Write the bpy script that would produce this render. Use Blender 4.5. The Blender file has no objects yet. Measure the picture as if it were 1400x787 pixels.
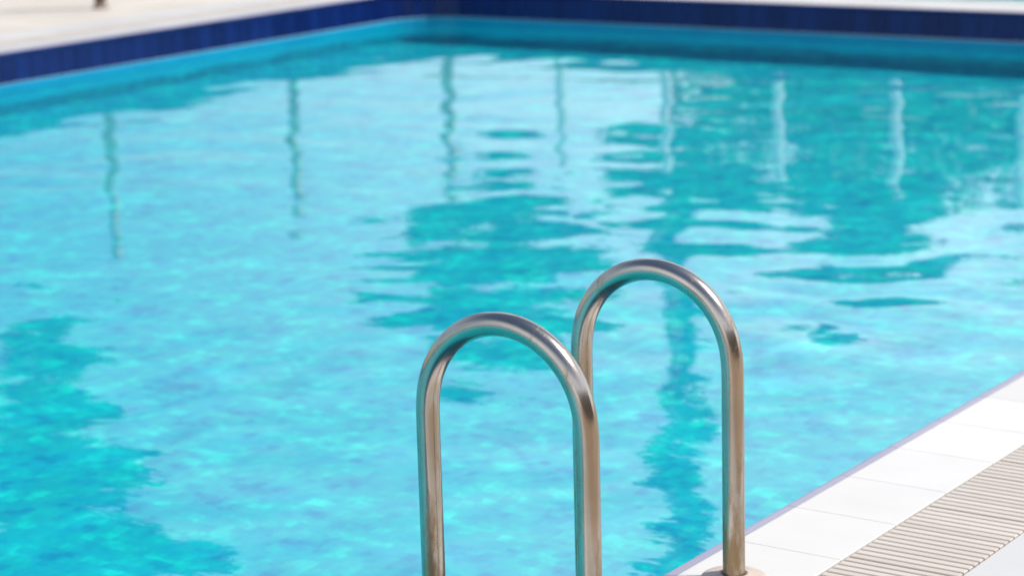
import bpy, bmesh, math, random
import numpy as np
from mathutils import Vector, Matrix

R = math.radians
sc = bpy.context.scene
C = sc.collection

# ------------------------------------------------------------------ sizes (metres)
XN, XF = -2.19, -10.24          # pool edges: near (ladder) side, far left side
YB, YA = 13.45, -9.0            # far end, near end behind the camera
ZW = -0.248                     # water level
ZN = -0.19                      # lower edge of navy band
DEPTH = 1.10
TILE = 0.2475
COP = 0.255
GR0, GR1 = XN + COP, XN + COP + 0.235

# ------------------------------------------------------------------ materials
def new_mat(name):
    m = bpy.data.materials.new(name); m.use_nodes = True
    nt = m.node_tree
    b = nt.nodes.get('Principled BSDF')
    return m, nt, b

def N(nt, t, **kw):
    n = nt.nodes.new(t)
    for k, v in kw.items(): setattr(n, k, v)
    return n

def coords(nt, scale=(1, 1, 1), kind='Object'):
    tc = N(nt, 'ShaderNodeTexCoord'); mp = N(nt, 'ShaderNodeMapping')
    mp.inputs['Scale'].default_value = scale
    nt.links.new(tc.outputs[kind], mp.inputs['Vector'])
    return mp.outputs['Vector']

def noise(nt, vec, scale, detail=5, rough=.55):
    n = N(nt, 'ShaderNodeTexNoise'); n.inputs['Scale'].default_value = scale
    n.inputs['Detail'].default_value = detail; n.inputs['Roughness'].default_value = rough
    nt.links.new(vec, n.inputs['Vector'])
    return n.outputs['Fac']

def ramp(nt, fac, stops):
    r = N(nt, 'ShaderNodeValToRGB')
    els = r.color_ramp.elements
    while len(els) < len(stops): els.new(.5)
    for e, (p, c) in zip(els, stops):
        e.position = p; e.color = (*c, 1)
    nt.links.new(fac, r.inputs['Fac'])
    return r.outputs['Color']

def maprange(nt, fac, a, b, c, d):
    n = N(nt, 'ShaderNodeMapRange')
    n.inputs[1].default_value = a; n.inputs[2].default_value = b
    n.inputs[3].default_value = c; n.inputs[4].default_value = d
    nt.links.new(fac, n.inputs[0]); return n.outputs[0]

def bump(nt, h, strength, dist, b):
    n = N(nt, 'ShaderNodeBump'); n.inputs['Strength'].default_value = strength
    n.inputs['Distance'].default_value = dist
    nt.links.new(h, n.inputs['Height']); nt.links.new(n.outputs['Normal'], b.inputs['Normal'])

def mottled(name, c0, c1, scale=6, rough=.5, bs=.15, bd=.002, stretch=(1, 1, 1)):
    m, nt, b = new_mat(name)
    v = coords(nt, stretch)
    f = noise(nt, v, scale, 7, .6)
    nt.links.new(ramp(nt, f, [(.3, c0), (.7, c1)]), b.inputs['Base Color'])
    b.inputs['Roughness'].default_value = rough
    bump(nt, noise(nt, v, scale * 14, 4), bs, bd, b)
    return m

def tile_attr(name, c0, c1, rough, speck=.0, scale=8):
    """glazed tile: each tile keeps its own tone (random per island)"""
    m, nt, b = new_mat(name)
    g = N(nt, 'ShaderNodeNewGeometry')
    v = coords(nt)
    f = noise(nt, v, scale, 6)
    mx = N(nt, 'ShaderNodeMath', operation='MULTIPLY_ADD')
    nt.links.new(f, mx.inputs[0]); mx.inputs[1].default_value = .6
    ad = N(nt, 'ShaderNodeMath', operation='MULTIPLY'); ad.inputs[1].default_value = .5
    nt.links.new(g.outputs['Random Per Island'], ad.inputs[0])
    nt.links.new(ad.outputs[0], mx.inputs[2])
    nt.links.new(ramp(nt, mx.outputs[0], [(.15, c0), (.85, c1)]), b.inputs['Base Color'])
    b.inputs['Roughness'].default_value = rough
    bump(nt, noise(nt, v, 30, 3), .1, .002, b)
    return m

M = {}
M['coping'] = tile_attr('white_coping_tile', (.49, .478, .448), (.56, .548, .52), .5)
M['coping_darker'] = tile_attr('darker_coping_tile', (.36, .35, .335), (.44, .43, .415), .6)  # darker tone for the coping along the far left side
M['nose'] = tile_attr('painted_sheen_nosing', (.235, .225, .30), (.285, .27, .35), .3)  # sky reflection on the nosing top, put into the colour
M['grout'] = mottled('pale_grout', (.34, .325, .30), (.42, .40, .375), 20, .85)
M['grate'] = tile_attr('beige_grate', (.42, .37, .315), (.49, .44, .385), .6)
M['channel'] = mottled('channel_concrete', (.42, .35, .275), (.50, .43, .35), 12, .9)
M['slab'] = tile_attr('white_slab', (.40, .40, .385), (.47, .465, .45), .55)
M['paving'] = tile_attr('tan_paving', (.27, .19, .12), (.37, .275, .19), .75)
M['paving_pale'] = tile_attr('pale_paving', (.42, .38, .325), (.51, .47, .41), .75)
M['cyan_tile'] = mottled('cyan_tile', (.002, .22, .37), (.003, .27, .42), 3, .35, .05)
M['navy'] = tile_attr('navy_tile', (.001, .008, .065), (.004, .019, .12), .3)
M['navygrout'] = mottled('navy_grout', (.018, .03, .09), (.03, .045, .12), 20, .6)
M['navy'].node_tree.nodes['Principled BSDF'].inputs['Specular IOR Level'].default_value = .25
M['brownwall'] = mottled('brown_render', (.40, .29, .20), (.50, .37, .26), 2, .85)
M['darkglass'] = mottled('dark_window_glass', (.02, .025, .03), (.03, .035, .04), 1, .06, 0)
M['cyan_tile'].node_tree.nodes['Principled BSDF'].inputs['Specular IOR Level'].default_value = .2
M['ledge'] = mottled('pale_ledge', (.35, .42, .62), (.45, .52, .7), 10, .4)
M['ground'] = mottled('dry_ground', (.20, .19, .13), (.34, .30, .22), .35, .95, .5, .02)
M['whitewall'] = mottled('white_render', (.70, .70, .68), (.82, .82, .80), 3, .8)
M['whitemetal'] = mottled('white_painted_metal', (.46, .48, .50), (.56, .57, .58), 5, .35, .05)
M['bronze'] = mottled('brown_metal', (.15, .11, .08), (.23, .17, .125), 9, .45, .1)
M['aqua'] = tile_attr('aqua_tile', (.16, .40, .41), (.22, .48, .48), .3)
M['bark'] = mottled('bark', (.22, .19, .15), (.36, .32, .27), 12, .95, .8, .02, (1, 1, .2))

def liner():
    """cyan liner: caustic flecks and glints painted in as mint and azure cells"""
    m, nt, b = new_mat('cyan_liner_painted_caustics')
    v = coords(nt)
    sn = N(nt, 'ShaderNodeVectorMath', operation='SNAP'); nt.links.new(v, sn.inputs[0]); sn.inputs[1].default_value = (.042, .042, .042)
    wn = N(nt, 'ShaderNodeTexWhiteNoise'); nt.links.new(sn.outputs[0], wn.inputs['Vector'])
    sn2 = N(nt, 'ShaderNodeVectorMath', operation='SNAP'); nt.links.new(v, sn2.inputs[0]); sn2.inputs[1].default_value = (.126, .126, .126)
    wn2 = N(nt, 'ShaderNodeTexWhiteNoise'); nt.links.new(sn2.outputs[0], wn2.inputs['Vector'])
    f = noise(nt, v, 7.5, 7, .72)
    a1 = N(nt, 'ShaderNodeMath', operation='MULTIPLY_ADD'); nt.links.new(wn.outputs['Value'], a1.inputs[0]); a1.inputs[1].default_value = .15
    a2 = N(nt, 'ShaderNodeMath', operation='MULTIPLY_ADD'); nt.links.new(wn2.outputs['Value'], a2.inputs[0]); a2.inputs[1].default_value = .08
    a3 = N(nt, 'ShaderNodeMath', operation='MULTIPLY'); nt.links.new(f, a3.inputs[0]); a3.inputs[1].default_value = .84
    nt.links.new(a3.outputs[0], a2.inputs[2]); nt.links.new(a2.outputs[0], a1.inputs[2])
    col = ramp(nt, a1.outputs[0], [(.36, (.001, .35, .59)), (.48, (.001, .52, .68)), (.58, (.001, .60, .68)), (.72, (.003, .88, .81))])  # mint and azure stops paint the caustic flecks into the liner colour
    nt.links.new(col, b.inputs['Base Color'])
    b.inputs['Roughness'].default_value = .4
    return m
M['liner'] = liner()

def water_mat():
    m = bpy.data.materials.new('pool_water'); m.use_nodes = True
    nt = m.node_tree; nt.nodes.clear()
    out = N(nt, 'ShaderNodeOutputMaterial')
    g = N(nt, 'ShaderNodeBsdfGlass'); g.inputs['IOR'].default_value = 1.333
    g.inputs['Roughness'].default_value = 0
    g.inputs['Color'].default_value = (.97, 1, 1, 1)
    v = coords(nt, (1, 1.5, 1))
    f1 = noise(nt, v, 9, 2.5, .5)
    bp = N(nt, 'ShaderNodeBump'); bp.inputs['Strength'].default_value = 1; bp.inputs['Distance'].default_value = .0006
    nt.links.new(f1, bp.inputs['Height']); nt.links.new(bp.outputs['Normal'], g.inputs['Normal'])
    nt.links.new(g.outputs[0], out.inputs['Surface'])
    return m
M['water'] = water_mat()

def steel():
    m, nt, b = new_mat('weathered_stainless_steel')
    b.inputs['Metallic'].default_value = 1
    v = coords(nt); vs = coords(nt, (1, 1, .22))
    fine = noise(nt, coords(nt, (60, 60, 6)), 6, 5, .7)
    blot = noise(nt, vs, 26, 7, .65)
    big = noise(nt, v, 7, 5, .6)
    # brown stain gathers low down, near the deck
    sep = N(nt, 'ShaderNodeSeparateXYZ'); nt.links.new(v, sep.inputs[0])
    low = maprange(nt, sep.outputs['Z'], .02, .46, .17, .03)
    s1 = N(nt, 'ShaderNodeMath', operation='ADD'); nt.links.new(blot, s1.inputs[0]); nt.links.new(low, s1.inputs[1])
    stain = maprange(nt, s1.outputs[0], .60, .74, 0, 1)
    clean = ramp(nt, big, [(.3, (.42, .37, .31)), (.7, (.53, .475, .41))])
    mx = N(nt, 'ShaderNodeMix', data_type='RGBA')
    nt.links.new(stain, mx.inputs[0]); nt.links.new(clean, mx.inputs[6])
    mx.inputs[7].default_value = (.33, .235, .14, 1)
    nt.links.new(mx.outputs[2], b.inputs['Base Color'])
    r = N(nt, 'ShaderNodeMath', operation='MULTIPLY_ADD')
    nt.links.new(stain, r.inputs[0]); r.inputs[1].default_value = .28
    rr = maprange(nt, fine, .3, .7, .15, .24); nt.links.new(rr, r.inputs[2])
    nt.links.new(r.outputs[0], b.inputs['Roughness'])
    bp = N(nt, 'ShaderNodeMath', operation='ADD'); nt.links.new(fine, bp.inputs[0]); nt.links.new(stain, bp.inputs[1])
    bump(nt, bp.outputs[0], .12, .0006, b)
    return m
M['steel'] = steel()
M['flange'] = mottled('cream_plastic', (.38, .30, .24), (.50, .42, .35), 25, .45, .2, .001)

def leafmat(name, a, c):
    m, nt, b = new_mat(name)
    g = N(nt, 'ShaderNodeNewGeometry')
    nt.links.new(ramp(nt, g.outputs['Random Per Island'], [(0, a), (1, c)]), b.inputs['Base Color'])
    b.inputs['Roughness'].default_value = .6
    return m
M['leaf'] = leafmat('green_leaf', (.015, .06, .02), (.045, .11, .035))
M['leaf_dark'] = leafmat('dark_leaf', (.012, .04, .02), (.03, .07, .03))

# ------------------------------------------------------------------ helpers
def tag(o, label=None, cat=None, group=None, kind=None):
    if label: o['label'] = label
    if cat: o['category'] = cat
    if group: o['group'] = group
    if kind: o['kind'] = kind
    return o

def link(name, me, mats, parent=None, smooth=False):
    o = bpy.data.objects.new(name, me); C.objects.link(o)
    for m in (mats if isinstance(mats, (list, tuple)) else [mats]): me.materials.append(m)
    if smooth: me.polygons.foreach_set('use_smooth', [True] * len(me.polygons))
    if parent: o.parent = parent
    return o

def mesh(name, v, f, mats, parent=None, smooth=False, mi=None):
    me = bpy.data.meshes.new(name); me.from_pydata([tuple(p) for p in v], [], [tuple(q) for q in f])
    o = link(name, me, mats, parent, smooth)
    if mi: me.polygons.foreach_set('material_index', mi)
    me.update(); return o

class MB:
    def __init__(s): s.v = []; s.f = []; s.m = []
    def box(s, x0, x1, y0, y1, z0, z1, m=0, c=0.0):
        """box; c = chamfer on the top edges"""
        b = len(s.v)
        if c:
            s.v += [(x0, y0, z0), (x1, y0, z0), (x1, y1, z0), (x0, y1, z0),
                    (x0, y0, z1 - c), (x1, y0, z1 - c), (x1, y1, z1 - c), (x0, y1, z1 - c),
                    (x0 + c, y0 + c, z1), (x1 - c, y0 + c, z1), (x1 - c, y1 - c, z1), (x0 + c, y1 - c, z1)]
            q = [(0, 3, 2, 1), (8, 9, 10, 11)]
            for i in range(4):
                j = (i + 1) % 4
                q += [(i, j, 4 + j, 4 + i), (4 + i, 4 + j, 8 + j, 8 + i)]
        else:
            s.v += [(x0, y0, z0), (x1, y0, z0), (x1, y1, z0), (x0, y1, z0),
                    (x0, y0, z1), (x1, y0, z1), (x1, y1, z1), (x0, y1, z1)]
            q = [(0, 3, 2, 1), (4, 5, 6, 7), (0, 1, 5, 4), (1, 2, 6, 5), (2, 3, 7, 6), (3, 0, 4, 7)]
        s.f += [tuple(b + k for k in a) for a in q]; s.m += [m] * len(q)
    def tube(s, pts, rads, n=24, m=0, caps=True, closed_dir=None):
        pts = [Vector(p) for p in pts]; b = len(s.v); up = None
        for i, p in enumerate(pts):
            t = (pts[min(i + 1, len(pts) - 1)] - pts[max(i - 1, 0)]).normalized()
            if up is None: up = t.orthogonal().normalized()
            up = (up - t * up.dot(t)).normalized(); w = t.cross(up)
            r = rads[i] if hasattr(rads, '__len__') else rads
            for k in range(n):
                a = 2 * math.pi * k / n
                s.v.append(tuple(p + (up * math.cos(a) + w * math.sin(a)) * r))
        for i in range(len(pts) - 1):
            for k in range(n):
                k2 = (k + 1) % n
                s.f.append((b + i * n + k, b + i * n + k2, b + (i + 1) * n + k2, b + (i + 1) * n + k)); s.m.append(m)
        if caps:
            s.f.append(tuple(b + k for k in reversed(range(n)))); s.m.append(m)
            s.f.append(tuple(b + (len(pts) - 1) * n + k for k in range(n))); s.m.append(m)
    def lathe(s, prof, cx=0, cy=0, n=40, m=0):
        b = len(s.v)
        for r, z in prof:
            for k in range(n):
                a = 2 * math.pi * k / n; s.v.append((cx + r * math.cos(a), cy + r * math.sin(a), z))
        for i in range(len(prof) - 1):
            for k in range(n):
                k2 = (k + 1) % n
                s.f.append((b + i * n + k, b + i * n + k2, b + (i + 1) * n + k2, b + (i + 1) * n + k)); s.m.append(m)
    def build(s, name, mats, parent=None, smooth=False):
        return mesh(name, s.v, s.f, mats, parent, smooth, s.m)

def empty(name, loc):
    o = bpy.data.objects.new(name, None); C.objects.link(o); o.location = loc
    o.empty_display_size = .2
    return o

def copy_tree(o, parent=None):
    c = o.copy(); C.objects.link(c); c.parent = parent
    for ch in [k for k in bpy.data.objects if k.parent == o]: copy_tree(ch, c)
    return c

# ------------------------------------------------------------------ pool outline (rounded corners)
RC = .42
def outline(off=0.0):
    """points going round the pool, offset outwards by off; list of (x, y, nx, ny, s)"""
    P = []
    x0, x1, y0, y1 = XF, XN, YA, YB
    def seg(ax, ay, bx, by, nx, ny):
        L = math.hypot(bx - ax, by - ay); n = max(1, round(L / TILE))
        for i in range(n):
            t = i / n; P.append((ax + (bx - ax) * t, ay + (by - ay) * t, nx, ny))
    def arc(cx, cy, a0):
        for i in range(8):
            a = a0 + R(90) * i / 8
            P.append((cx + RC * math.cos(a), cy + RC * math.sin(a), math.cos(a), math.sin(a)))
    seg(x1, y0 + RC, x1, y1 - RC, 1, 0); arc(x1 - RC, y1 - RC, 0)
    seg(x1 - RC, y1, x0 + RC, y1, 0, 1); arc(x0 + RC, y1 - RC, R(90))
    seg(x0, y1 - RC, x0, y0 + RC, -1, 0); arc(x0 + RC, y0 + RC, R(180))
    seg(x0 + RC, y0, x1 - RC, y0, 0, -1); arc(x1 - RC, y0 + RC, R(270))
    return P
OUT = outline()
NO = len(OUT)

def ring_strip(prof, name, mat, parent=None, smooth=False):
    """continuous skin: prof = [(outward offset, z)]"""
    v = []; f = []
    for (x, y, nx, ny) in OUT:
        for (o, z) in prof: v.append((x + nx * o, y + ny * o, z))
    k = len(prof)
    for i in range(NO):
        j = (i + 1) % NO
        for a in range(k - 1): f.append((i * k + a, j * k + a, j * k + a + 1, i * k + a + 1))
    return mesh(name, v, f, mat, parent, smooth)

# --- ground and terrace (structure) ---------------------------------
def rect_ring(name, x0, x1, y0, y1, X0, X1, Y0, Y1, z, mat):
    v = [(X0, Y0, z), (X1, Y0, z), (X1, Y1, z), (X0, Y1, z), (x0, y0, z), (x1, y0, z), (x1, y1, z), (x0, y1, z)]
    return mesh(name, v, [(0, 1, 5, 4), (1, 2, 6, 5), (2, 3, 7, 6), (3, 0, 4, 7)], mat)
gd = rect_ring('ground', XF - .3, XN + .3, YA - .3, YB + .3, -900, 900, -900, 900, -.14, M['ground'])
tag(gd, kind='structure')

# paving: tan slabs with joints, laid round the pool
def paving(regions, mat):
    random.seed(3)
    mb = MB(); S = .40; gap = .006
    for (a, b, c, d) in regions:
        nx = max(1, round((b - a) / S)); ny = max(1, round((d - c) / S))
        sx = (b - a) / nx; sy = (d - c) / ny
        for i in range(nx):
            for j in range(ny):
                z = -.001 + random.uniform(-.001, .001)
                x = a + i * sx; y = c + j * sy
                mb.box(x + gap / 2, x + sx - gap / 2, y + gap / 2, y + sy - gap / 2, -.03, z, 0)
    o = mb.build('terrace_paving', M[mat]); return o
tag(paving([(GR1 + .25, 9.0, -14.0, 17.5), (XF - COP - .485, GR1 + .25, -14.0, YA - COP)], 'paving'), kind='structure')
tag(paving([(-18.5, XF - COP - .485, -14.0, 17.5), (XF - COP - .485, GR1 + .25, 15.35, 19.5)], 'paving_pale'), kind='structure')
bed = MB()
bed.box(XN + .05, 9.0, -14, 17.5, -.13, -.034)
bed.box(-18.5, XF - .05, -14, 17.5, -.13, -.034)
bed.box(XF - .05, XN + .05, YB + .05, 17.5, -.13, -.034)
bed.box(XF - .05, XN + .05, -14, YA - .05, -.13, -.034)
tag(bed.build('paving_bed', M['grout']), kind='structure')

# white slab strips beyond the gratings and wide slabs at the far end
def slabs():
    mb = MB(); g = .004
    W = .25
    y = YA
    n = int((YB - YA) / .495)
    for k in range(n + 1):
        a = YA + k * .495
        mb.box(GR1 + g, GR1 + W - g, a + g, a + .495 - g, -.03, 0, 0, .002)
        mb.box(XF - COP - .235 - W + g, XF - COP - .235 - g, a + g, a + .495 - g, -.03, 0, 0, .002)
    x = XF - COP - .485
    k = 0
    x = -13.33
    while x < 2.5:
        mb.box(x + g, x + .93 - g, YB + COP + g, 14.00, -.03, 0, 0, .003)
        mb.box(x + g, x + .93 - g, 14.32, 15.34, -.03, 0, 0, .003)
        x += .93
    return mb.build('slab_paving', M['slab'])
tag(slabs(), kind='structure')

# aqua tiled foot bath running behind the far slabs
def footbath():
    mb = MB(); x = -12.4; S = .155
    while x < -3.2:
        for j in range(2):
            mb.box(x + .002, x + S - .002, 14.006 + j * S + .002, 14.006 + (j + 1) * S - .002, -.033, -.012, 0)
        x += S
    o = mb.build('foot_bath', M['aqua']); return o
tag(footbath(), 'shallow aqua tiled foot bath strip behind the white slabs at the far end', 'foot bath')

# --- pool basin ------------------------------------------------------
prof = [(-.012, ZN), (-.012, -DEPTH)]
basin = ring_strip([(.0, ZN), (-.012, ZN - .001)], 'pool_wall', M['ledge'])
tag(basin, kind='structure')
ring_strip([(-.012, ZN - .001), (-.012, ZW - .05)], 'waterline_tile', M['cyan_tile'], basin)
bw = ring_strip([(-.012, ZW - .05), (-.012, -DEPTH)], 'wall_liner', M['liner'], basin)
fl = mesh('pool_floor', [(x - nx * .012, y - ny * .012, -DEPTH) for (x, y, nx, ny) in OUT], [tuple(range(NO))], M['liner'])
tag(fl, kind='structure')

# navy band: vertical tiles on a grout skin
ring_strip([(.006, -.034), (.006, ZN)], 'band_grout', M['navygrout'], basin)
def band():
    mb = MB(); sub = 2
    for i in range(NO):
        j = (i + 1) % NO
        (ax, ay, anx, any_), (bx, by, bnx, bny) = OUT[i], OUT[j]
        L = math.hypot(bx - ax, by - ay)
        nsub = 2 if L > .2 else 1
        for k in range(nsub):
            e = .0035 / L
            t0, t1 = k / nsub + e, (k + 1) / nsub - e
            def P(t, o):
                nx = anx + (bnx - anx) * t; ny = any_ + (bny - any_) * t
                return (ax + (bx - ax) * t + nx * o, ay + (by - ay) * t + ny * o)
            b = len(mb.v)
            c = .003
            for (t, o) in ((t0, .008), (t0, c), (t0 + c / L, 0), (t1 - c / L, 0), (t1, c), (t1, .008)):
                x, y = P(t, o)
                mb.v.append((x, y, ZN + .002)); mb.v.append((x, y, -.035))
            for q in range(5):
                mb.f.append((b + q * 2, b + q * 2 + 2, b + q * 2 + 3, b + q * 2 + 1)); mb.m.append(0)
    return mb.build('tile_band', M['navy'], basin)
band()

# coping: white tiles with a rounded navy nose, its sky sheen painted lavender, mortar beneath
NOSE = .022
def coping():
    g = .0007
    v = []; f = []; mi = []
    pw = [(-.003, -.034), (-.0085, -.026), (-.0085, -.012), (-.0065, -.005), (-.001, -.0012), (.006, 0.), (NOSE, .0)]
    pc = [(NOSE + .0004, -.02), (NOSE + .0004, -.0006), (NOSE + .0008, .0), (COP - .004, .0), (COP - .002, -.002), (COP - .002, -.03)]
    for i in range(NO):
        j = (i + 1) % NO
        A, B = OUT[i], OUT[j]
        L = math.hypot(B[0] - A[0], B[1] - A[1]); e = g / L
        for prof, m in ((pw, 1), (pc, 0)):
            b = len(v)
            for t in (e, 1 - e):
                for (o, z) in prof:
                    nx = A[2] + (B[2] - A[2]) * t; ny = A[3] + (B[3] - A[3]) * t
                    v.append((A[0] + (B[0] - A[0]) * t + nx * o, A[1] + (B[1] - A[1]) * t + ny * o, z))
            k = len(prof)
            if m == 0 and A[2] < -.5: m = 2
            for a in range(k - 1): f.append((b + a, b + k + a, b + k + a + 1, b + a + 1)); mi.append(3 if m == 1 and a < 3 else m)
            f.append(tuple(b + a for a in range(k))); mi.append(m)
            f.append(tuple(b + k + a for a in reversed(range(k)))); mi.append(m)
    o = mesh('pool_coping', v, f, [M['coping'], M['nose'], M['coping_darker'], M['navy']], mi=mi)
    return o
cp = coping(); tag(cp, kind='structure')
ring_strip([(.004, -.032), (.004, -.0015), (COP - .004, -.0015), (COP - .004, -.05)], 'mortar', M['grout'], cp)

# overflow gratings
def grate(name, x0, x1, y0, y1, label):
    root = empty(name, ((x0 + x1) / 2, y0, -.05)); tag(root, label, 'drain grate', 'overflow gratings beside the pool')
    mb = MB(); cx = (x0 + x1) / 2
    random.seed(7)
    mod = TILE / 2; n = int((y1 - y0) / mod); pitch = mod / 5
    for k in range(n):
        dz = random.uniform(-.0012, .0006)
        for q in range(5):
            a = k * mod + q * pitch + .0022
            w = pitch - (.0048 if q < 4 else .0062)
            mb.box(x0 - cx + .0015, x1 - cx - .0015, a, a + w, .0428, .049 + dz, 0, .0018)
    mb.build('slats', M['grate'], root)
    m2 = MB(); m2.box(x0 - cx, x1 - cx, 0, y1 - y0, .034, .0425); m2.build('channel', M['channel'], root)
    return root
grate('drain_grate', GR0, GR1, YA, YB + .2, 'beige ribbed overflow grating between white tiles on the ladder side')
grate('drain_grate', XF - COP - .235, XF - COP, YA, YB + .2, 'beige ribbed overflow grating along the far left side of the pool')

# --- water: a real rippled surface ------------------------------------
def water():
    rs = np.random.RandomState(11)
    h = .026
    xs = np.arange(XF - .01, XN + .01 + h, h); ys = np.arange(YA - .01, YB + .01 + h, h)
    xs = np.clip(xs, XF - .010, XN + .010); ys = np.clip(ys, YA - .010, YB + .010)
    xs = np.unique(xs); ys = np.unique(ys)
    X, Y = np.meshgrid(xs, ys)
    Z = np.zeros_like(X)
    main = R(100)
    # patchiness: calm and livelier areas
    E = np.ones_like(X)
    for k in range(7):
        w = rs.uniform(1.5, 4.5); a = rs.uniform(0, 2 * math.pi)
        E += .16 * np.sin((X * math.cos(a) + Y * math.sin(a)) * 2 * math.pi / w + rs.uniform(0, 6.28))
    bands = [(.9, 2.2, 14, .0060), (.34, .8, 34, .0112), (.17, .34, 44, .0034), (.10, .17, 30, .0009)]
    Xw = X + .05 * np.sin(Y * 1.9 + 1) + .04 * np.sin(X * 2.7 + Y * 1.1)
    Yw = Y + .05 * np.sin(X * 2.1 + 2) + .04 * np.sin(Y * 3.1 - X * 1.3)
    for lo, hi, n, slope in bands:
        for k in range(n):
            lam = math.exp(rs.uniform(math.log(lo), math.log(hi)))
            a = main + rs.normal(0, 1.0) + (math.pi / 2 if rs.rand() < .2 else 0)
            kk = 2 * math.pi / lam
            amp = slope / kk * math.sqrt(2.0 / n)
            w = E if hi < 1 else 1
            Z += w * amp * np.sin(kk * (Xw * math.cos(a) + Yw * math.sin(a)) + rs.uniform(0, 6.28))
    Z += ZW
    nx, ny = len(xs), len(ys)
    me = bpy.data.meshes.new('water')
    co = np.stack([X, Y, Z], -1).reshape(-1, 3).astype('f4')
    I = np.arange(nx * ny).reshape(ny, nx)
    F = np.stack([I[:-1, :-1], I[:-1, 1:], I[1:, 1:], I[1:, :-1]], -1).reshape(-1, 4).astype('i4')
    me.vertices.add(len(co)); me.vertices.foreach_set('co', co.ravel())
    me.loops.add(F.size); me.loops.foreach_set('vertex_index', F.ravel())
    me.polygons.add(len(F)); me.polygons.foreach_set('loop_start', np.arange(0, F.size, 4, dtype='i4'))
    me.polygons.foreach_set('use_smooth', np.ones(len(F), dtype=bool))
    me.update(calc_edges=True)
    return link('water', me, M['water'])
wt = water(); tag(wt, kind='structure')

# --- the ladder --------------------------------------------------------
XR, WL, ZA, RT = -2.064, .341, .6125, .0215
Y1, Y2 = 3.136, 3.641
def ladder():
    root = empty('pool_ladder', (XR, (Y1 + Y2) / 2, 0))
    tag(root, 'stainless steel pool ladder with two arched handrails at the pool edge', 'pool ladder')
    Rr = WL / 2; zc = ZA - RT - Rr
    # the bend eases in and out of the straight legs
    n = 240; e = .17
    u = np.linspace(0, 1, n + 1)
    kap = np.minimum(1, np.minimum(u, 1 - u) / e); kap = kap * kap * (3 - 2 * kap)
    ph = np.concatenate([[0], np.cumsum((kap[1:] + kap[:-1]) / 2)]); ph = ph / ph[-1] * math.pi
    cx = np.concatenate([[0], np.cumsum(-np.sin((ph[1:] + ph[:-1]) / 2))]); cz = np.concatenate([[0], np.cumsum(np.cos((ph[1:] + ph[:-1]) / 2))])
    sc_ = WL / -cx[-1]; cx = cx * sc_; cz = cz * sc_
    zb = ZA - RT - cz.max()
    for yk in (Y1, Y2):
        yy = yk - (Y1 + Y2) / 2
        pts = [(0, yy, z) for z in np.arange(-.02, zb - .008, .01)] + \
              [(float(cx[i]), yy, zb + float(cz[i])) for i in range(0, n + 1, 3)] + \
              [(-WL, yy, zb - i * .03) for i in range(1, int((zb + 1.15) / .03))]
        mb = MB(); mb.tube(pts, RT, 48)
        mb.build('handrail', M['steel'], root, True)
        fb = MB()
        fb.lathe([(.064, .000), (.064, .003), (.062, .0052), (.052, .0068), (.036, .0085), (.0285, .0115), (.0255, .0125), (.0255, .004), (.0218, .004)], 0, yy, 56)
        fb.build('flange', M['flange'], root, True)
    for z in (-.42, -.68, -.94):
        sb = MB(); sb.box(-WL - .042, -WL + .042, -.245, .245, z - .022, z, 0, .004)
        for q in range(5): sb.box(-WL - .032 + q * .015, -WL - .028 + q * .015, -.22, .22, z, z + .002)
        sb.build('step', M['steel'], root)
ladder()

# --- brown posts along the left side (2.03 m apart) ----------------------
def brown_post():
    root = empty('fence_post', (0, 0, 0))
    mb = MB(); mb.tube([(0, 0, .01), (0, 0, 1.30)], .040, 24); mb.build('post', M['bronze'], root, True)
    mb = MB(); mb.lathe([(.0, .0), (.062, 0), (.062, .010), (.046, .014), (.0405, .03)], 0, 0, 28); mb.build('base_plate', M['bronze'], root, True)
    mb = MB(); mb.lathe([(.0415, 1.285), (.046, 1.295), (.043, 1.325), (.02, 1.345), (0, 1.35)], 0, 0, 24); mb.build('cap', M['bronze'], root, True)
    return root
bp_labels = ['brown metal post standing on the pale deck at the upper left edge',
             'second brown post from the left, its dark reflection hanging in the upper left water',
             'third brown post along the left deck, its dark reflection nearest the far pool corner']
pb = brown_post()
for i in range(3):
    o = pb if i == 0 else copy_tree(pb)
    o.location = (-11.60, 11.52 + 2.03 * i, 0)
    tag(o, bp_labels[i], 'post', 'brown posts along the left deck')

# --- white posts along the far end ----------------------------------------
def white_post():
    root = empty('railing_post', (0, 0, 0))
    mb = MB(); mb.box(-.028, .028, -.028, .028, .008, .86, 0, .004); mb.build('post', M['whitemetal'], root)
    mb = MB(); mb.box(-.06, .06, -.06, .06, 0, .010, 0, .003); mb.build('base_plate', M['whitemetal'], root)
    mb = MB(); mb.box(-.034, .034, -.034, .034, .8605, .885, 0, .008); mb.build('cap', M['whitemetal'], root)
    return root
wl = ['white railing post reflected furthest left of the white row',
      'white railing post, second from the left, reflected in front of the tall thin tree',
      'middle white railing post at the far end, third of the reflected row',
      'white railing post, fourth from the left at the far end',
      'white railing post at the upper right corner beside the white slabs']
pw_ = white_post()
for i in range(5):
    o = pw_ if i == 0 else copy_tree(pw_)
    o.location = (-9.62 + .93 * i, 14.36, 0)
    tag(o, wl[i], 'post', 'white posts behind the far end of the pool')

# --- low white walls behind ------------------------------------------------
def lowwall(x0, x1, y, label):
    root = empty('low_wall', ((x0 + x1) / 2, y, 0)); hw = (x1 - x0) / 2
    mb = MB(); mb.box(-hw, hw, -.12, .12, 0, .36); mb.build('wall', M['whitewall'], root)
    mb = MB(); mb.box(-hw - .03, hw + .03, -.16, .16, .3605, .42, 0, .006); mb.build('cap_stone', M['slab'], root)
    tag(root, label, 'wall', 'low white walls behind the far end')
lowwall(-13.2, -9.3, 16.2, 'low white wall reflected along the far left end of the water')
lowwall(-7.9, -4.6, 16.2, 'low white wall reflected along the far right end of the water')

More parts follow.
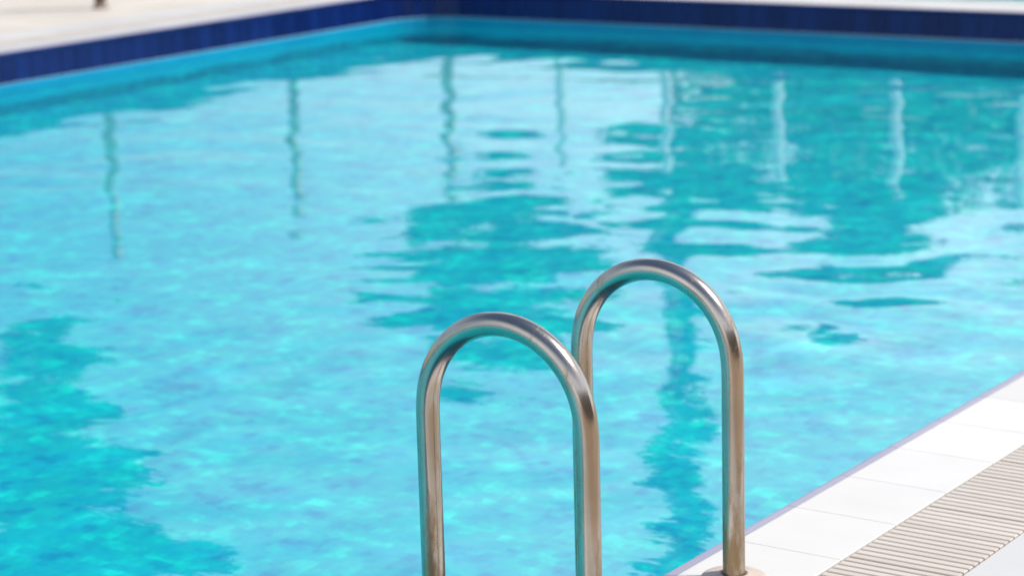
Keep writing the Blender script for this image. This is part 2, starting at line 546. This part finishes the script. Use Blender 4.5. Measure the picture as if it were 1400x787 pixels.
# --- pool house behind the viewpoint (mirrored in the rails) ----------------
def pool_house():
    X0, X1, Y0_, Y1_, H = 6.6, 12.0, -14.5, 9.5, 3.3
    root = empty('pool_house', (X0, 0, 0)); tag(root, 'brown rendered pool house mirrored as a dark stripe in the steel handrails', 'building')
    ops = [(-11, -9.2, .9, 2.3), (-7.4, -5.6, .9, 2.3), (-3.6, -2.4, .02, 2.25), (-.6, 1.2, .9, 2.3), (3, 4.8, .9, 2.3), (6.4, 8.2, .9, 2.3)]
    mb = MB()
    ys = [Y0_] + [v for o in ops for v in (o[0], o[1])] + [Y1_]
    for i in range(0, len(ys), 2): mb.box(0, .25, ys[i], ys[i + 1], 0, H)
    for (a, b, c, d_) in ops:
        if c > .1: mb.box(.001, .249, a, b, 0, c)
        mb.box(.001, .249, a, b, d_, H)
    mb.box(.25, X1 - X0, Y0_, Y0_ + .25, 0, H); mb.box(.25, X1 - X0, Y1_ - .25, Y1_, 0, H); mb.box(X1 - X0 - .25, X1 - X0, Y0_ + .25, Y1_ - .25, 0, H)
    mb.build('wall', M['brownwall'], root)
    rf = MB(); rf.box(-.6, X1 - X0 + .4, Y0_ - .4, Y1_ + .4, H + .002, H + .28, 0, .03); rf.build('roof', M['slab'], root)
    for (a, b, c, d_) in ops:
        fr = MB()
        fr.box(.08, .14, a, a + .07, c, d_); fr.box(.08, .14, b - .07, b, c, d_)
        fr.box(.08, .14, a + .07, b - .07, d_ - .07, d_); fr.box(.08, .14, a + .07, b - .07, c, c + .07)
        if c > .1: fr.box(.085, .135, (a + b) / 2 - .025, (a + b) / 2 + .025, c + .07, d_ - .07)
        f_ = fr.build('window' if c > .1 else 'door', M['whitemetal'], root)
        g_ = MB(); g_.box(.105, .115, a + .07, b - .07, c + .07, d_ - .07); g_.build('pane', M['darkglass'], f_)
pool_house()

# ------------------------------------------------------------------ trees (seen mirrored in the water)
def foliage(clumps, n_per_m3, leaf, seed, name, mat, parent):
    rs = np.random.RandomState(seed)
    V = []
    for (x, y, z, rx, ry, rz) in clumps:
        n = int(n_per_m3 * rx * ry * rz * 4.2) + 60
        u = rs.normal(size=(n, 3)); u /= np.linalg.norm(u, axis=1)[:, None]
        rad = rs.rand(n) ** .45
        lump = 1 + .28 * np.sin(u[:, 0] * 5 + x) * np.cos(u[:, 2] * 6 + z) + rs.normal(0, .07, n)
        c = u * (rad * lump)[:, None] * np.array([rx, ry, rz]) + np.array([x, y, z])
        a = rs.normal(size=(n, 3)); a /= np.linalg.norm(a, axis=1)[:, None]
        b = np.cross(a, rs.normal(size=(n, 3))); b /= np.linalg.norm(b, axis=1)[:, None]
        s = leaf * rs.uniform(.6, 1.3, n)[:, None]
        V.append(np.stack([c - a * s, c + b * s * .45, c + a * s, c - b * s * .45], 1))
    V = np.concatenate(V); n = len(V)
    me = bpy.data.meshes.new(name)
    me.vertices.add(n * 4); me.vertices.foreach_set('co', V.reshape(-1).astype('f4'))
    me.loops.add(n * 4); me.loops.foreach_set('vertex_index', np.arange(n * 4, dtype='i4'))
    me.polygons.add(n); me.polygons.foreach_set('loop_start', np.arange(0, n * 4, 4, dtype='i4'))
    me.update(calc_edges=True)
    return link(name, me, mat, parent)

def tree(az, d, clumps, label, trunk_r=.045, mat='leaf', seed=1, leaf=.10, dens=2600, name='tree', cat='tree'):
    """az: bearing from the viewpoint, clumps: (bearing, height, radius, vertical radius)"""
    bx, by = d * math.sin(R(az)), d * math.cos(R(az))
    root = empty(name, (bx, by, -.14)); tag(root, label, cat, 'trees behind the pool')
    cl = []
    rs = random.Random(seed)
    for (a, z, r, rz) in clumps:
        dd = d + rs.uniform(-.3, .3)
        cl.append((dd * math.sin(R(a)) - bx, dd * math.cos(R(a)) - by, z + .14, r, r, rz))
    top = max(c[2] for c in cl)
    mb = MB(); H = top
    pts = [(.05 * math.sin(i * 1.3), .05 * math.cos(i * 1.7), H * i / 9) for i in range(10)]
    mb.tube(pts, [trunk_r * (1.25 - .95 * i / 9) for i in range(10)], 12)
    for (x, y, z, r, _, rz) in cl:
        z0 = max(H * .15, z - max(.7, abs(x) * .9)); k = min(9, z0 / H * 9); i = int(k)
        s = Vector(pts[i]); s.z = z0
        e = Vector((x, y, z)); m_ = s.lerp(e, .5) + Vector((0, 0, .12))
        mb.tube([s, m_, e], [trunk_r * .45, trunk_r * .32, trunk_r * .12], 8)
    mb.build('trunk', M['bark'], root, True)
    foliage(cl, dens, leaf, seed, 'crown', M[mat], root)
    return root

def zel(d, el): return d * math.tan(R(el)) - 1.97
def cls(d, L): return [(a, zel(d, el), r, rz) for (a, el, r, rz) in L]

tree(-36.75, 24, cls(24, [(-37.7, 12.3, .42, .28), (-36.5, 11.5, .55, .36), (-35.0, 11.2, .66, .42), (-35.5, 12.6, .82, .50), (-34.0, 12.0, .64, .40),
     (-33.1, 12.3, .32, .17), (-38.7, 12.0, .24, .14), (-36.0, 13.8, .5, .26), (-34.8, 14.1, .34, .2), (-35.3, 9.9, .3, .16)]),
     'round leafy tree mirrored in the middle of the water behind the handrails', seed=2, trunk_r=.03)
tree(-26.3, 24, cls(24, [(-27.2, 9.7, .5, .3), (-25.6, 9.9, .55, .3), (-26.5, 10.8, .62, .34), (-25.7, 11.4, .45, .28), (-26.4, 12.2, .34, .2),
     (-24.8, 10.6, .32, .2), (-28.1, 10.2, .32, .18)]),
     'leafy tree mirrored in the upper right of the water', seed=3)
tree(-30.3, 24.5, cls(24.5, [(-31.6, 9.7, .5, .35), (-30.2, 9.6, .55, .35), (-29.3, 10.4, .45, .3), (-30.9, 10.6, .35, .25)]),
     'small leafy tree mirrored beside the tall thin tree, at its right', seed=4)
tree(-31.1, 26, [(a + .55, zel(26, el), r * .58, rz) for (a, el, r, rz) in
     [(-31.3, 10.4, .26, .5), (-31.4, 11.8, .20, .5), (-31.3, 12.8, .10, .4), (-31.4, 14.2, .16, .4), (-31.1, 15.2, .30, .38), (-31.6, 16.0, .20, .4),
      (-31.3, 17.2, .48, .5), (-31.9, 17.9, .35, .4), (-31.4, 19.0, .30, .6), (-31.2, 20.4, .36, .6), (-31.5, 22.0, .33, .7), (-31.3, 23.8, .22, .8)]],
     'tall thin tree whose wavy dark reflection runs through the right handrail', trunk_r=.085, mat='leaf_dark', seed=5, dens=9000)
tree(-50.2, 22, cls(22, [(-47.4, 13.7, .38, .32), (-47.0, 15.0, .45, .36), (-47.7, 16.6, .65, .40), (-46.2, 16.8, .42, .26), (-45.4, 17.6, .34, .2),
     (-46.9, 18.6, .8, .45), (-45.3, 19.6, .5, .3), (-48.6, 19.5, 1.0, .6), (-46.3, 20.6, 1.2, .7), (-44.6, 20.4, .55, .4), (-48.3, 22.5, 1.2, .8)]),
     'large tree mirrored in the lower left corner of the water', trunk_r=.09, seed=6, dens=1500)

def hedge(name, x0, x1, y, h, label, seed):
    root = empty(name, ((x0 + x1) / 2, y, -.14)); tag(root, label, 'hedge')
    rs = np.random.RandomState(seed); hw = (x1 - x0) / 2; cl = []
    x = -hw
    while x < hw:
        hh = h * rs.uniform(.82, 1.08)
        cl.append((x, rs.uniform(-.1, .1), hh * .72, .42, .38, hh * .32)); cl.append((x, 0, hh * .30, .42, .38, hh * .34))
        x += .42
    for q in range(int(hw * 2 / .8)):
        mb = MB()
        px = -hw + .4 + q * .8; mb.tube([(px, 0, 0), (px + .05, 0, h * .6)], [.03, .015], 8)
        mb.build('stem', M['bark'], root, True)
    foliage(cl, 1100, .075, seed, 'leaves', M['leaf'], root)
hedge('hedge', -10.7, -5.4, 18.6, 1.8, 'clipped green hedge mirrored behind the white posts', 9)

# ------------------------------------------------------------------ sky and sun
SUN_EL, SUN_AZ = 55, 57          # azimuth from +Y towards +X
w = bpy.data.worlds.new('World'); sc.world = w; w.use_nodes = True
nt = w.node_tree; bg = nt.nodes['Background']
sky = nt.nodes.new('ShaderNodeTexSky'); sky.sky_type = 'NISHITA'; sky.sun_disc = False
sky.sun_elevation = R(SUN_EL); sky.sun_rotation = R(SUN_AZ)
sky.air_density = 1.0; sky.dust_density = 1.4; sky.ozone_density = 3.0
# thin streaky high cloud
tc = nt.nodes.new('ShaderNodeTexCoord'); mp = nt.nodes.new('ShaderNodeMapping'); mp.inputs['Scale'].default_value = (1.3, 1.3, 7)
nt.links.new(tc.outputs['Generated'], mp.inputs['Vector'])
cn = noise(nt, mp.outputs['Vector'], 2.6, 7, .58)
cf = maprange(nt, cn, .36, .62, .40, .92)
cm = nt.nodes.new('ShaderNodeMix'); cm.data_type = 'RGBA'
nt.links.new(cf, cm.inputs[0]); nt.links.new(sky.outputs[0], cm.inputs[6]); cm.inputs[7].default_value = (9.3, 9.6, 10.4, 1)
# cloud thins out towards the zenith
sz = nt.nodes.new('ShaderNodeSeparateXYZ'); nt.links.new(tc.outputs['Generated'], sz.inputs[0])
th = maprange(nt, sz.outputs['Z'], .35, .7, 1, 0)
# the cloud bank is thicker to the east
ez = maprange(nt, sz.outputs['X'], -.72, -.40, .0, 1.08)
cz = nt.nodes.new('ShaderNodeMath'); cz.operation = 'MULTIPLY'; ez2 = maprange(nt, sz.outputs['Z'], .18, .30, 0, .38)
ea = nt.nodes.new('ShaderNodeMath'); ea.operation = 'ADD'; nt.links.new(ez, ea.inputs[0]); nt.links.new(ez2, ea.inputs[1])
em = nt.nodes.new('ShaderNodeMath'); em.operation = 'MINIMUM'; nt.links.new(ea.outputs[0], em.inputs[0]); em.inputs[1].default_value = 1.08
nt.links.new(cf, cz.inputs[0]); nt.links.new(em.outputs[0], cz.inputs[1])
mu = nt.nodes.new('ShaderNodeMath'); mu.operation = 'MULTIPLY'; nt.links.new(cz.outputs[0], mu.inputs[0]); nt.links.new(th, mu.inputs[1]); nt.links.new(mu.outputs[0], cm.inputs[0])
nt.links.new(cm.outputs[2], bg.inputs['Color']); bg.inputs['Strength'].default_value = .125
ld = bpy.data.lights.new('sun', 'SUN'); ld.energy = 4.2; ld.angle = R(.53); ld.color = (1, .96, .90)
lo = bpy.data.objects.new('sun', ld); C.objects.link(lo)
d = Vector((math.cos(R(SUN_EL)) * math.sin(R(SUN_AZ)), math.cos(R(SUN_EL)) * math.cos(R(SUN_AZ)), math.sin(R(SUN_EL))))
lo.rotation_euler = d.to_track_quat('Z', 'Y').to_euler(); lo.location = d * 30
# real refracted sunlight on the pool floor
ld.cycles.is_caustics_light = True
wt.cycles.is_caustics_caster = True
for o in (fl, bw): o.cycles.is_caustics_receiver = True

# ------------------------------------------------------------------ camera
cd = bpy.data.cameras.new('camera'); cam = bpy.data.objects.new('camera', cd); C.objects.link(cam)
Mx = Matrix(((0.82033008, -0.10344608, 0.56245663, 0), (0.57124367, 0.19497462, -0.79728638, 0), (-0.02718862, 0.97533779, 0.21903646, 1.52), (0, 0, 0, 1)))
cam.matrix_world = Mx
cd.sensor_width = 36; cd.lens = 3118 / 1400 * 36
cd.clip_start = .1; cd.clip_end = 3000
cd.dof.use_dof = True; cd.dof.focus_distance = 4.12; cd.dof.aperture_fstop = 4.0
sc.camera = cam

sc.view_settings.view_transform = 'Standard'; sc.view_settings.look = 'None'
sc.view_settings.exposure = 0.31; sc.view_settings.gamma = 1; sc.view_settings.use_curve_mapping = False
cy = sc.cycles
cy.use_denoising = True; cy.caustics_refractive = True; cy.caustics_reflective = False
cy.max_bounces = 10; cy.diffuse_bounces = 4; cy.glossy_bounces = 4; cy.transmission_bounces = 6; cy.transparent_max_bounces = 8
cy.sample_clamp_indirect = 6; cy.blur_glossy = .3
